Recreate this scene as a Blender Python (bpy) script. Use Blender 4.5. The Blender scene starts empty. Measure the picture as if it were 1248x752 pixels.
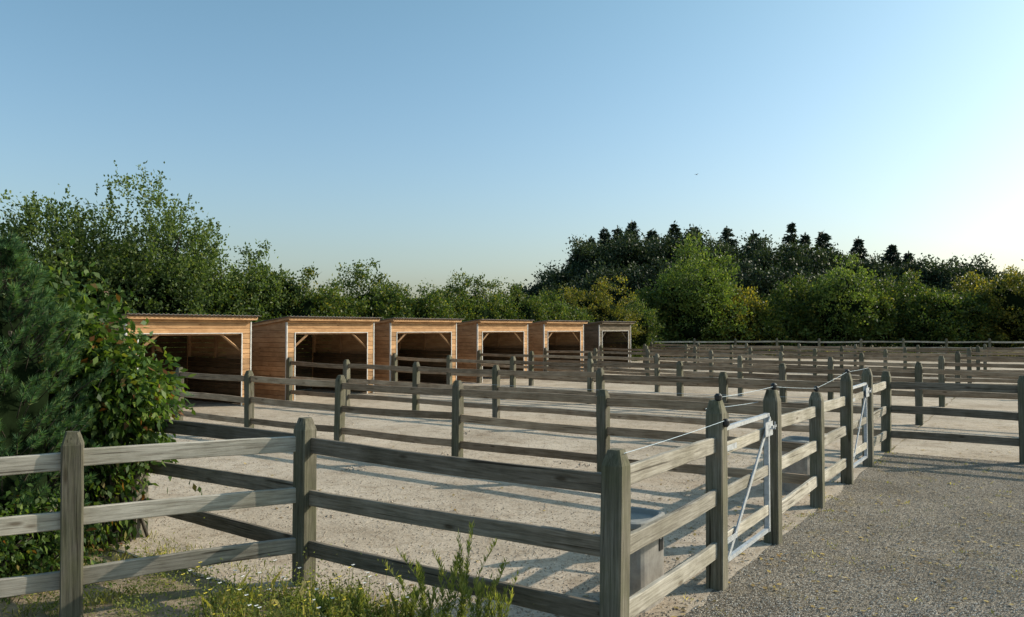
import bpy, math, random
import numpy as np
from mathutils import Vector, Matrix
random.seed(7)
scene = bpy.context.scene
COL = scene.collection

# ------------------------------------------------------------------ grid of the yard
UX, UY = 0.569, 0.823
OX, OY = 0.651, 4.95
ANG = math.atan2(UY, UX)
def P(a, b, z=0.0):
    return Vector((OX + UX*a - UY*b, OY + UY*a + UX*b, z))

# ------------------------------------------------------------------ helpers
def new_mesh(name, verts, faces, mat=None, smooth=False):
    me = bpy.data.meshes.new(name)
    me.from_pydata([tuple(v) for v in verts], [], faces)
    if mat is not None:
        for m in (mat if isinstance(mat, (list, tuple)) else [mat]):
            me.materials.append(m)
    if smooth:
        me.polygons.foreach_set("use_smooth", [True]*len(me.polygons))
    me.update()
    return me

def add(name, me, loc=(0,0,0), parent=None, rot=(0,0,0), scale=(1,1,1)):
    ob = bpy.data.objects.new(name, me)
    COL.objects.link(ob)
    ob.location = loc; ob.rotation_euler = rot; ob.scale = scale
    if parent is not None: ob.parent = parent
    return ob

def thing(ob, label, cat, group=None):
    ob["label"] = label; ob["category"] = cat
    if group: ob["group"] = group
    return ob

def empty(name, loc, label, cat, group=None, rotz=0.0):
    ob = bpy.data.objects.new(name, None)
    ob.empty_display_size = 0.2
    COL.objects.link(ob); ob.location = loc; ob.rotation_euler = (0,0,rotz)
    return thing(ob, label, cat, group)

def box(V, F, x0,x1,y0,y1,z0,z1):
    n = len(V)
    V += [(x0,y0,z0),(x1,y0,z0),(x1,y1,z0),(x0,y1,z0),(x0,y0,z1),(x1,y0,z1),(x1,y1,z1),(x0,y1,z1)]
    F += [(n,n+3,n+2,n+1),(n+4,n+5,n+6,n+7),(n,n+1,n+5,n+4),(n+1,n+2,n+6,n+5),(n+2,n+3,n+7,n+6),(n+3,n,n+4,n+7)]

def tube(V, F, pts, radii, seg=7, cap=True):
    base = len(V)
    pts = [Vector(p) for p in pts]
    for i, p in enumerate(pts):
        d = (pts[min(i+1,len(pts)-1)] - pts[max(i-1,0)])
        if d.length < 1e-6: d = Vector((0,0,1))
        d.normalize()
        up = Vector((0,0,1)) if abs(d.z) < .9 else Vector((1,0,0))
        s = d.cross(up).normalized(); t = s.cross(d)
        for k in range(seg):
            an = 2*math.pi*k/seg
            V.append(tuple(p + (s*math.cos(an)+t*math.sin(an))*radii[i]))
    for i in range(len(pts)-1):
        for k in range(seg):
            a = base+i*seg+k; b = base+i*seg+(k+1)%seg
            F.append((a,b,b+seg,a+seg))
    if cap:
        F.append(tuple(base+k for k in reversed(range(seg))))
        F.append(tuple(base+(len(pts)-1)*seg+k for k in range(seg)))

def quads_mesh(name, verts, nper, mats, core=None):
    N = verts.shape[0]
    me = bpy.data.meshes.new(name)
    cv, cf = (core if core else ([], []))
    v = verts.reshape(-1,3)
    if len(cv): v = np.vstack([v, np.array(cv)])
    me.vertices.add(len(v)); me.vertices.foreach_set("co", v.astype(np.float32).ravel())
    cl = sum(len(f) for f in cf)
    me.loops.add(N*nper + cl)
    li = np.arange(N*nper)
    starts = list(np.arange(N)*nper); totals = [nper]*N
    if cl:
        off = N*nper
        ex = []; s = N*nper
        for f in cf:
            starts.append(s); totals.append(len(f)); s += len(f)
            ex += [i+off for i in f]
        li = np.concatenate([li, np.array(ex)])
    me.loops.foreach_set("vertex_index", li.astype(np.int32))
    me.polygons.add(len(starts))
    me.polygons.foreach_set("loop_start", np.array(starts, dtype=np.int32))
    me.polygons.foreach_set("loop_total", np.array(totals, dtype=np.int32))
    for m in mats: me.materials.append(m)
    mi = np.zeros(len(starts), dtype=np.int32)
    if cl: mi[N:] = len(mats)-1
    me.polygons.foreach_set("material_index", mi)
    me.update(calc_edges=True); me.validate()
    return me

def unit(v):
    return v/np.maximum(np.linalg.norm(v,axis=1,keepdims=True),1e-9)

def leaves(rng, c, dirs, L, W):
    n = len(c)
    r = unit(rng.normal(size=(n,3)))
    s = unit(np.cross(dirs, r))
    nn = np.cross(dirs, s)
    L = L*rng.uniform(.6,1.3,size=(n,1)); W = W*rng.uniform(.7,1.2,size=(n,1))
    a = c; b = c + dirs*L*.45 + s*W*.5 + nn*W*.18; t = c + dirs*L; d = c + dirs*L*.45 - s*W*.5 + nn*W*.18
    return np.stack([a,b,t,d],axis=1)

def icore(cx, R, rng, sub=3):
    import bmesh
    bm = bmesh.new(); bmesh.ops.create_icosphere(bm, subdivisions=sub, radius=1)
    ph = rng.uniform(0,6,size=6)
    V=[]
    for v in bm.verts:
        p=v.co
        k = 1+.16*math.sin(4*p.x+ph[0]+2*p.z)+.14*math.sin(5*p.y+ph[1]+3*p.x)+.12*math.sin(7*p.z+ph[2])
        k *= rng.uniform(.82,1.1)
        V.append((cx[0]+p.x*R[0]*k, cx[1]+p.y*R[1]*k, max(cx[2]+p.z*R[2]*k,0.02)))
    F=[tuple(v.index for v in f.verts) for f in bm.faces]
    bm.free()
    return V,F

# ------------------------------------------------------------------ materials
def mat_base(name):
    m = bpy.data.materials.new(name); m.use_nodes = True
    nt = m.node_tree; nt.nodes.clear()
    out = nt.nodes.new("ShaderNodeOutputMaterial")
    return m, nt, out
def N(nt, typ, **kw):
    n = nt.nodes.new(typ)
    for k,v in kw.items():
        if k in n.inputs: n.inputs[k].default_value = v
        else: setattr(n,k,v)
    return n
def ramp(nt, fac, stops):
    r = nt.nodes.new("ShaderNodeValToRGB")
    e = r.color_ramp.elements
    while len(e) < len(stops): e.new(.5)
    for i,(p,c) in enumerate(stops):
        e[i].position=p; e[i].color=(c[0],c[1],c[2],1)
    nt.links.new(fac, r.inputs[0]); return r
def mixc(nt, fac, a, b, mode='MIX'):
    m = nt.nodes.new("ShaderNodeMix"); m.data_type='RGBA'; m.blend_type=mode
    for s,v in ((m.inputs[0],fac),(m.inputs[6],a),(m.inputs[7],b)):
        if hasattr(v,'is_output'): nt.links.new(v,s)
        elif isinstance(v,(int,float)): s.default_value=v
        else: s.default_value=(v[0],v[1],v[2],1)
    return m.outputs[2]

def wood(name, axis, stops, rough=.85, island=False, tint=.35, bump=.4, stain=(.45,.5,.42), moss=None, cracks=False):
    m, nt, out = mat_base(name)
    tc = N(nt,"ShaderNodeTexCoord"); oi = N(nt,"ShaderNodeObjectInfo")
    geo = N(nt,"ShaderNodeNewGeometry")
    add_ = N(nt,"ShaderNodeVectorMath",operation='ADD')
    sc = N(nt,"ShaderNodeVectorMath",operation='SCALE'); sc.inputs['Scale'].default_value=37.0
    cmb = N(nt,"ShaderNodeCombineXYZ")
    rnd = geo.outputs["Random Per Island"] if island else oi.outputs["Random"]
    for i in range(3): nt.links.new(rnd, cmb.inputs[i])
    nt.links.new(cmb.outputs[0], sc.inputs[0])
    nt.links.new(tc.outputs["Object"], add_.inputs[0]); nt.links.new(sc.outputs[0], add_.inputs[1])
    mp = N(nt,"ShaderNodeMapping")
    s=[26,26,26]; s[axis]=1.3
    mp.inputs["Scale"].default_value=s
    nt.links.new(add_.outputs[0], mp.inputs[0])
    n1 = N(nt,"ShaderNodeTexNoise",Scale=2.2,Detail=9.0,Roughness=.68,Distortion=.4)
    nt.links.new(mp.outputs[0], n1.inputs["Vector"])
    r = ramp(nt, n1.outputs[0], stops)
    n2 = N(nt,"ShaderNodeTexNoise",Scale=2.3,Detail=5.0,Roughness=.6)
    nt.links.new(add_.outputs[0], n2.inputs["Vector"])
    r2 = ramp(nt, n2.outputs[0], [(.35,stain),(.62,(1,1,1))])
    c = mixc(nt, .75, r.outputs[0], r2.outputs[0], 'MULTIPLY')
    rr = ramp(nt, rnd, [(0,(1-tint,)*3),(1,(1+tint*.35,)*3)])
    c = mixc(nt, 1.0, c, rr.outputs[0], 'MULTIPLY')
    mk = N(nt,"ShaderNodeMapping"); s2=[9,9,9]; s2[axis]=3.0; mk.inputs["Scale"].default_value=s2
    nt.links.new(add_.outputs[0], mk.inputs[0])
    vo = N(nt,"ShaderNodeTexVoronoi",Scale=.7); nt.links.new(mk.outputs[0], vo.inputs["Vector"])
    rk = ramp(nt, vo.outputs["Distance"], [(.06,(.3,.25,.2)),(.14,(1,1,1))])
    c = mixc(nt, .8, c, rk.outputs[0], 'MULTIPLY')
    if cracks:
        m3 = N(nt,"ShaderNodeMapping"); s3=[34,34,34]; s3[axis]=.9; m3.inputs["Scale"].default_value=s3
        nt.links.new(add_.outputs[0], m3.inputs[0])
        n5 = N(nt,"ShaderNodeTexNoise",Scale=1.0,Detail=2.0); nt.links.new(m3.outputs[0], n5.inputs["Vector"])
        rc = ramp(nt, n5.outputs[0], [(.30,(.22,.20,.18)),(.36,(1,1,1))])
        c = mixc(nt, .9, c, rc.outputs[0], 'MULTIPLY')
    if moss:
        n4 = N(nt,"ShaderNodeTexNoise",Scale=5.0,Detail=6.0,Roughness=.7); nt.links.new(add_.outputs[0], n4.inputs["Vector"])
        f4 = ramp(nt, n4.outputs[0], [(.45,(0,0,0)),(.75,(.55,.55,.55))])
        c = mixc(nt, f4.outputs[0], c, moss)
    b = N(nt,"ShaderNodeBsdfPrincipled"); b.inputs["Roughness"].default_value=rough
    b.inputs["Specular IOR Level"].default_value=.2
    nt.links.new(c, b.inputs["Base Color"])
    bp = N(nt,"ShaderNodeBump",Strength=bump,Distance=.01)
    nt.links.new(n1.outputs[0], bp.inputs["Height"]); nt.links.new(bp.outputs[0], b.inputs["Normal"])
    nt.links.new(b.outputs[0], out.inputs[0])
    return m

def plain(name, col, rough=.6, metal=0.0, noise=.25, scale=8.0, spec=.5):
    m, nt, out = mat_base(name)
    tc = N(nt,"ShaderNodeTexCoord")
    n = N(nt,"ShaderNodeTexNoise",Scale=scale,Detail=6.0,Roughness=.65); nt.links.new(tc.outputs["Object"], n.inputs["Vector"])
    r = ramp(nt, n.outputs[0], [(.3,tuple(c*(1-noise) for c in col)),(.7,tuple(c*(1+noise*.4) for c in col))])
    b = N(nt,"ShaderNodeBsdfPrincipled"); b.inputs["Roughness"].default_value=rough; b.inputs["Metallic"].default_value=metal
    b.inputs["Specular IOR Level"].default_value=spec
    nt.links.new(r.outputs[0], b.inputs["Base Color"]); nt.links.new(b.outputs[0], out.inputs[0])
    return m

def foliage(name, stops, trans=.35, big=.6, patch=None, rough=.5, gain=1.0):
    m, nt, out = mat_base(name)
    stops=[(p,tuple(min(x*gain,.9) for x in c)) for p,c in stops]
    geo = N(nt,"ShaderNodeNewGeometry"); tc = N(nt,"ShaderNodeTexCoord")
    r = ramp(nt, geo.outputs["Random Per Island"], stops)
    n = N(nt,"ShaderNodeTexNoise",Scale=big,Detail=3.0); nt.links.new(tc.outputs["Object"], n.inputs["Vector"])
    r2 = ramp(nt, n.outputs[0], [(.36,(.55,.6,.6)),(.64,(1.3,1.25,1.0))])
    c = mixc(nt, 1.0, r.outputs[0], r2.outputs[0], 'MULTIPLY')
    if patch:
        n3 = N(nt,"ShaderNodeTexNoise",Scale=patch[1],Detail=2.0)
        ad=N(nt,"ShaderNodeVectorMath",operation='ADD'); ad.inputs[1].default_value=(7,3,1)
        nt.links.new(tc.outputs["Object"], ad.inputs[0]); nt.links.new(ad.outputs[0], n3.inputs["Vector"])
        f = ramp(nt, n3.outputs[0], [(patch[2],(0,0,0)),(patch[2]+.12,(1,1,1))])
        c = mixc(nt, f.outputs[0], c, patch[0])
    d = N(nt,"ShaderNodeBsdfPrincipled"); d.inputs["Roughness"].default_value=rough; d.inputs["Specular IOR Level"].default_value=.25
    t = N(nt,"ShaderNodeBsdfTranslucent")
    nt.links.new(c, d.inputs["Base Color"])
    tcol = mixc(nt, 1.0, c, (1.5,1.5,.6), 'MULTIPLY')
    nt.links.new(tcol, t.inputs[0])
    mx = N(nt,"ShaderNodeMixShader"); mx.inputs[0].default_value=trans
    nt.links.new(d.outputs[0], mx.inputs[1]); nt.links.new(t.outputs[0], mx.inputs[2])
    nt.links.new(mx.outputs[0], out.inputs[0])
    return m

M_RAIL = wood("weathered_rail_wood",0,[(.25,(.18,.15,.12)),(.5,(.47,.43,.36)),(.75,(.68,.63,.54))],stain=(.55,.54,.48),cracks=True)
M_RAIL_SHADE = wood("shaded_rail_wood",0,[(.25,(.085,.068,.050)),(.5,(.235,.195,.15)),(.75,(.38,.325,.26))],stain=(.5,.5,.44),cracks=True)  # weathered rail wood again, with the shade of backlit rails put into its colour
M_RAILB = wood("brown_rail_wood",0,[(.25,(.16,.105,.065)),(.5,(.40,.295,.20)),(.75,(.58,.45,.32))],stain=(.6,.56,.5),tint=.45,cracks=True)
M_POST = wood("weathered_post_wood",2,[(.25,(.055,.048,.034)),(.5,(.175,.157,.12)),(.75,(.32,.29,.23))],stain=(.5,.54,.42),moss=(.115,.12,.06),cracks=True)
M_PLANK = wood("orange_plank_wood",0,[(.25,(.30,.15,.06)),(.5,(.50,.29,.14)),(.75,(.62,.39,.21))],rough=.65,island=True,tint=.4,bump=.2,stain=(.65,.6,.56))
M_PLANKY = wood("orange_side_plank_wood",1,[(.25,(.28,.155,.075)),(.5,(.46,.28,.15)),(.75,(.57,.37,.21))],rough=.65,island=True,tint=.4,bump=.2,stain=(.65,.6,.56))
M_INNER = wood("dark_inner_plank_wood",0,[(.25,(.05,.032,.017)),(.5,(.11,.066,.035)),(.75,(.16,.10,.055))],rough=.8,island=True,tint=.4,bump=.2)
M_OLDP = wood("greyed_plank_wood",0,[(.25,(.08,.06,.045)),(.5,(.16,.125,.09)),(.75,(.24,.19,.14))],rough=.8,island=True,tint=.4,bump=.2)
M_WHITE = plain("pale_metal_trim",(.55,.54,.52),.55,0,.3)
M_ROOF = plain("roof_sheet_metal",(.30,.26,.23),.7,.1,.4,3)
M_STEEL = plain("galvanized_steel",(.52,.54,.56),.5,.4,.35,20)
M_BLACK = plain("black_plastic",(.02,.02,.02),.45)
M_TAPE = plain("pale_fence_tape",(.45,.55,.62),.6,0,.1)
M_STONE = plain("waterer_body_metal",(.38,.36,.33),.45,.35,.35,9)
M_LID = plain("waterer_lid_plastic",(.28,.28,.26),.7,0,.25,8,.2)
M_BARK = wood("tree_bark",2,[(.25,(.03,.024,.018)),(.5,(.09,.075,.06)),(.75,(.17,.15,.125))])
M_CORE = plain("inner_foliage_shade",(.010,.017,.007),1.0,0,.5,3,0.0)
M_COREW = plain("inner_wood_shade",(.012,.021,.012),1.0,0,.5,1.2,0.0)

F_BIG  = foliage("willow_foliage",[(0,(.030,.052,.018)),(.5,(.060,.095,.032)),(.9,(.10,.135,.05)),(1,(.15,.17,.08))],.4,.5,gain=1.4)
F_HEDGE= foliage("hedge_foliage",[(0,(.026,.050,.015)),(.5,(.052,.086,.024)),(.88,(.10,.12,.032)),(1,(.19,.17,.045))],.38,.7,((.17,.165,.04),.45,.62),gain=1.3)
F_LITE = foliage("bright_green_foliage",[(0,(.050,.085,.025)),(.5,(.085,.13,.038)),(1,(.15,.18,.06))],.4,.5,gain=1.3)
F_YEL  = foliage("yellowing_foliage",[(0,(.05,.070,.018)),(.5,(.10,.108,.028)),(1,(.24,.19,.04))],.42,.5,gain=1.35)
F_WOOD = foliage("distant_wood_foliage",[(0,(.024,.042,.024)),(.6,(.044,.067,.036)),(1,(.070,.092,.046))],.2,.15,gain=1.0)
F_CONI = foliage("conifer_foliage",[(0,(.016,.030,.024)),(.6,(.028,.046,.034)),(1,(.045,.065,.045))],.1,.2)
F_PINE = foliage("pine_needles",[(0,(.028,.066,.032)),(.5,(.055,.118,.056)),(.9,(.10,.175,.080)),(1,(.18,.19,.08))],.25,4.5,gain=1.3,rough=.7)
F_DOG  = foliage("shrub_leaves",[(0,(.022,.048,.014)),(.55,(.05,.092,.022)),(.93,(.10,.14,.03)),(.975,(.14,.08,.03)),(1,(.12,.04,.02))],.42,1.6,gain=1.4)
F_GRASS= foliage("grass_blades",[(0,(.10,.11,.03)),(.4,(.19,.19,.06)),(.7,(.32,.28,.12)),(1,(.42,.36,.20))],.5,2.0,gain=1.2)
F_WEED = foliage("weed_leaves",[(0,(.12,.16,.05)),(.6,(.20,.23,.08)),(1,(.32,.31,.12))],.5,2.0,gain=1.2)
F_FALL = foliage("fallen_leaves",[(0,(.12,.07,.03)),(.5,(.26,.18,.06)),(1,(.42,.31,.11))],.1,1.0,gain=1.2)
M_FLOWY= plain("yellow_petals",(.75,.60,.05),.6)
M_FLOWW= plain("white_petals",(.8,.8,.78),.6)

def ground_mat(name, kind):
    m, nt, out = mat_base(name)
    tc = N(nt,"ShaderNodeTexCoord"); V=tc.outputs["Object"]
    def noise(s,d=5.,r=.6,dist=0.):
        n=N(nt,"ShaderNodeTexNoise",Scale=s,Detail=d,Roughness=r,Distortion=dist); nt.links.new(V,n.inputs["Vector"]); return n.outputs[0]
    def vor(s,f='F1'):
        n=N(nt,"ShaderNodeTexVoronoi",Scale=s); nt.links.new(V,n.inputs["Vector"]); return n
    b = N(nt,"ShaderNodeBsdfPrincipled"); b.inputs["Roughness"].default_value=.95; b.inputs["Specular IOR Level"].default_value=.05
    bp = N(nt,"ShaderNodeBump",Strength=1.0)
    if kind=='sand':
        base = ramp(nt, noise(.55,6,.65), [(.3,(.35,.285,.215)),(.5,(.47,.395,.31)),(.7,(.57,.49,.395))]).outputs[0]
        fine = ramp(nt, noise(34,8,.8), [(.3,(.5,.48,.45)),(.5,(.95,.95,.95)),(.75,(1.2,1.18,1.15))]).outputs[0]
        c = mixc(nt,.85,base,fine,'MULTIPLY')
        n3 = ramp(nt, noise(3.4,6,.75,.6), [(.36,(.60,.55,.49)),(.50,(1,1,1))]).outputs[0]
        c = mixc(nt,.6,c,n3,'MULTIPLY')
        v = vor(55); sp = ramp(nt, v.outputs["Color"], [(.80,(1,1,1)),(.92,(.40,.37,.33))]).outputs[0]
        c = mixc(nt,.6,c,sp,'MULTIPLY')
        h = N(nt,"ShaderNodeMath",operation='MULTIPLY_ADD'); h.inputs[1].default_value=.4
        nt.links.new(noise(30,6,.75),h.inputs[0]); nt.links.new(noise(5.5,5,.7,.5),h.inputs[2])
        nt.links.new(h.outputs[0],bp.inputs["Height"]); bp.inputs["Distance"].default_value=.016
    elif kind=='gravel':
        v = vor(80); base = ramp(nt, v.outputs["Color"], [(.15,(.13,.118,.10)),(.45,(.28,.255,.22)),(.75,(.43,.39,.34)),(.95,(.64,.59,.52))]).outputs[0]
        e = ramp(nt, v.outputs["Distance"], [(.25,(1,1,1)),(.65,(.33,.31,.28))]).outputs[0]
        c = mixc(nt,.8,base,e,'MULTIPLY')
        big = ramp(nt, noise(.8,6,.65), [(.3,(.70,.66,.60)),(.6,(1.10,1.06,1.0))]).outputs[0]
        c = mixc(nt,1.0,c,big,'MULTIPLY')
        w = ramp(nt, noise(1.7,7,.75,.4), [(.56,(0,0,0)),(.72,(.65,.65,.65))]).outputs[0]
        c = mixc(nt,w,c,(.24,.19,.085))
        h = N(nt,"ShaderNodeMath",operation='MULTIPLY_ADD'); h.inputs[1].default_value=-.35
        nt.links.new(v.outputs["Distance"],h.inputs[0]); nt.links.new(noise(6,5,.6),h.inputs[2])
        nt.links.new(h.outputs[0],bp.inputs["Height"]); bp.inputs["Distance"].default_value=.016
    else:
        soil = ramp(nt, noise(9,8,.7), [(.3,(.22,.165,.11)),(.6,(.42,.335,.24)),(.8,(.52,.43,.33))]).outputs[0]
        grass = ramp(nt, noise(14,8,.75), [(.3,(.07,.08,.028)),(.55,(.14,.15,.055)),(.8,(.23,.21,.10))]).outputs[0]
        f = ramp(nt, noise(.9,6,.7), [(.48,(0,0,0)),(.66,(1,1,1))]).outputs[0]
        c = mixc(nt,f,soil,grass)
        nt.links.new(noise(12,8,.75),bp.inputs["Height"]); bp.inputs["Distance"].default_value=.04
    nt.links.new(c,b.inputs["Base Color"]); nt.links.new(bp.outputs[0],b.inputs["Normal"]); nt.links.new(b.outputs[0],out.inputs[0])
    return m
M_SAND=ground_mat("paddock_sand_surface",'sand'); M_GRAV=ground_mat("gravel_surface",'gravel'); M_SOIL=ground_mat("grassy_soil_surface",'soil')

# ------------------------------------------------------------------ world, sun
SUN_AZ = math.radians(75); SUN_EL = math.radians(28)
w = bpy.data.worlds.new("World"); scene.world = w; w.use_nodes=True
nt=w.node_tree; bg=nt.nodes["Background"]
sky=nt.nodes.new("ShaderNodeTexSky"); sky.sky_type='NISHITA'; sky.sun_disc=False
sky.sun_elevation=SUN_EL; sky.sun_rotation=SUN_AZ; sky.altitude=0; sky.air_density=1.35; sky.dust_density=2.4; sky.ozone_density=2.2
tcw=nt.nodes.new("ShaderNodeTexCoord"); sx=nt.nodes.new("ShaderNodeSeparateXYZ"); nt.links.new(tcw.outputs["Generated"],sx.inputs[0])
tr_=ramp(nt,sx.outputs[2],[(0.0,(1.20,1.34,1.66)),(.10,(1.12,1.24,1.40)),(.45,(.92,1.18,1.14))])
skc=mixc(nt,1.0,sky.outputs[0],tr_.outputs[0],'MULTIPLY')
nt.links.new(skc,bg.inputs[0]); bg.inputs[1].default_value=.14
sd=bpy.data.lights.new("Sun",'SUN'); sd.energy=5.0; sd.angle=math.radians(.5); sd.color=(1,.90,.75)
so=bpy.data.objects.new("Sun",sd); COL.objects.link(so)
to_sun=Vector((math.sin(SUN_AZ)*math.cos(SUN_EL),math.cos(SUN_AZ)*math.cos(SUN_EL),math.sin(SUN_EL)))
so.rotation_euler=to_sun.to_track_quat('Z','Y').to_euler(); so.location=(30,0,30)
scene.view_settings.view_transform='Standard'; scene.view_settings.look='None'; scene.view_settings.exposure=0

cam=bpy.data.cameras.new("Camera"); co=bpy.data.objects.new("Camera",cam); COL.objects.link(co)
cam.sensor_width=36; cam.lens=26.83; cam.clip_end=5000; cam.clip_start=.05
co.location=(0,0,2.2); co.rotation_euler=(math.radians(91.48),0,0); scene.camera=co

# ------------------------------------------------------------------ ground sheets
def sheet(name, pts, z, mat, jit=0.0, step=.35):
    V=[]
    for i in range(len(pts)):
        p=Vector(pts[i]); q=Vector(pts[(i+1)%len(pts)])
        L=(q-p).length; n=max(1,int(min(L/step,160)))
        for k in range(n):
            r=p.lerp(q,k/n); V.append((r.x+random.uniform(-jit,jit), r.y+random.uniform(-jit,jit), z))
    me=new_mesh(name,V,[tuple(range(len(V)))],mat); ob=add(name,me); ob["kind"]="structure"; return ob
def ab(l): return [P(a,b).xy.to_3d() for a,b in l]
g=add("ground", new_mesh("ground",[(-1500,-200,0),(1500,-200,0),(1500,2500,0),(-1500,2500,0)],[(0,1,2,3)],M_SOIL)); g["kind"]="structure"
sheet("gravel_path", ab([(-9,.15),(10.6,.02),(10.6,-16),(-9,-16)]), .004, M_GRAV, .05)
sheet("paddock_sand_ground", ab([(-.35,-.03),(56,-.03),(56,21),(4,21),(-.5,12)]), .008, M_SAND, .04)
sheet("far_paddock_ground", ab([(10.5,-.06),(10.5,-40),(56,-40),(56,-.06)]), .008, M_SAND, .02)

# ------------------------------------------------------------------ fences
def make_post(k):
    rng=random.Random(k)
    hw=.075; zs=[-.02,.25,.5,.75,.93,1.0]; hs=[hw,hw,hw,hw,hw*.98,hw*.60]
    V=[];F=[]
    ch=.012
    for z,h in zip(zs,hs):
        j=lambda: rng.uniform(-.0025,.0025)
        c=ch
        for sx,sy in ((1,-1),(1,1),(-1,1),(-1,-1)):
            a=(sx*h, sy*(h-c)); b=(sx*(h-c), sy*h)
            pair=[a,b] if sx*sy>0 else [b,a]
            for q in pair: V.append((q[0]+j(),q[1]+j(),z+(rng.uniform(-.003,.003) if z>.9 else 0)))
    for i in range(len(zs)-1):
        for s in range(8):
            a=i*8+s;b=i*8+(s+1)%8
            F.append((a,b,b+8,a+8))
    n=(len(zs)-1)*8
    F.append(tuple(n+s for s in range(8)))
    return new_mesh("post",V,F,M_POST)
POSTS=[make_post(k) for k in range(5)]
RAILC={}
def rail_mesh(L, mat=None, hh=.066, ht=.022, tag=0):
    key=(round(L,2),mat.name if mat else '',random.randrange(3),hh,ht)
    if key in RAILC: return RAILC[key]
    rng=random.Random(hash(key[0])+key[2]); n=10; V=[];F=[]; c=.006
    ph=rng.uniform(0,6)
    for i in range(n+1):
        x=L*i/n; dy=.007*math.sin(2.1*x+ph); dz=.010*math.sin(1.5*x+ph*2)
        k=1+rng.uniform(-.035,.035)
        for (y,z) in ((-ht+c,-hh),(ht-c,-hh),(ht,-hh+c),(ht,hh-c),(ht-c,hh),(-ht+c,hh),(-ht,hh-c),(-ht,-hh+c)):
            V.append((x,y+dy,z*k+dz))
    for i in range(n):
        for s in range(8):
            a=i*8+s;b=i*8+(s+1)%8
            F.append((a,a+8,b+8,b))
    F.append(tuple(range(8))); F.append(tuple(n*8+s for s in reversed(range(8))))
    me=new_mesh("rail",V,F,mat or M_RAIL); RAILC[key]=me; return me
LV=(1.20,.765,.33)
def fence(pts, heights, label, levels=LV, group="weathered wooden paddock fences", skip_first=False, skip_last=False, thick=1.0, mat=None, hh=.066):
    root=empty("wooden_fence",pts[0],label,"fence",group)
    o=pts[0]
    for i,p in enumerate(pts):
        if (i==0 and skip_first) or (i==len(pts)-1 and skip_last): continue
        q=pts[i+1]-p if i<len(pts)-1 else p-pts[i-1]
        h=heights[i] if isinstance(heights,(list,tuple)) else heights
        an=math.atan2(q.y,q.x)+random.uniform(-.03,.03)+random.choice((0,math.pi/2,math.pi))
        add("post",POSTS[random.randrange(5)],p-o,root,(random.uniform(-.014,.014),random.uniform(-.014,.014),an),(thick,thick,h+random.uniform(-.015,.015)))
    for i in range(len(pts)-1):
        d=(pts[i+1]-pts[i]); L=d.length; u=d.normalized()
        for z in levels:
            za=z+random.uniform(-.02,.02); zb=z+random.uniform(-.02,.02)
            st=pts[i]-o+u*.05; le=L-.10
            add("rail",rail_mesh(le,mat,hh),(st.x,st.y,za),root,(random.uniform(-.03,.03),-math.atan2(zb-za,le),math.atan2(u.y,u.x)))
    return root
LVI=(1.14,.72,.30)
fence([P(0,0),P(0,2.97),P(0,5.6),P(0,8.4),P(0,11.2)],[1.43,1.43,1.36,1.36,1.36],"weathered grey wooden fence with three rails along the sandy paddock",mat=M_RAIL_SHADE)
c1=P(0,2.97)
p92=Vector((-3.32,5.81,0)); dd=(p92-c1).normalized()
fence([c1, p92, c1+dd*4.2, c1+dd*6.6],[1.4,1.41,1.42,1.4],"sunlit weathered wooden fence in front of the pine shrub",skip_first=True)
fence([P(0,0),P(1.91,0)],[1.43,1.58],"short sunlit three-rail fence beside the waterer",skip_first=True)
fence([P(3.56,0),P(5.46,0),P(7.20,0)],[1.57,1.42,1.56],"weathered wooden fence between two paddock gates")
fence([P(8.83,0),P(10.56,0)],[1.55,1.42],"weathered wooden fence panel beside the second gate")
parts=[5.46,10.56,15.1,20.0,25.0,30.3,35.4,40.5]
for i,a in enumerate(parts):
    n=[2.96,5.71,8.5,11.15,13.7,16.2] if i<7 else [3,6,9,12,15,18]
    pts=[P(a,0)]+[P(a,b+random.uniform(-.06,.06)) for b in n]
    fence(pts,[1.42]+[1.32]*6,"weathered brown wooden partition fence between two sandy paddocks",LVI,skip_first=(i<2),mat=M_RAILB,hh=.060 if i<2 else .052)
for i,a in enumerate([10.56,15.1,20.0,25.0,30.3,35.4,40.5]):
    n=9 if i<3 else 12
    pts=[P(a,-(2.05*k if i==0 else 2.95*k)) for k in range(n)]
    fence(pts,[1.42]*n,"weathered wooden three-rail fence closing the gravel yard" if i==0 else "distant weathered wooden fence across the sandy ground",skip_first=True,mat=M_RAILB if i else M_RAIL_SHADE,hh=.064 if i==0 else .050)
pts=[Vector((7.5+3.0*k,57-.2*k,0)) for k in range(0,13)]
fence(pts,1.45,"long wooden boundary fence in front of the hedge",hh=.055)

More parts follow.
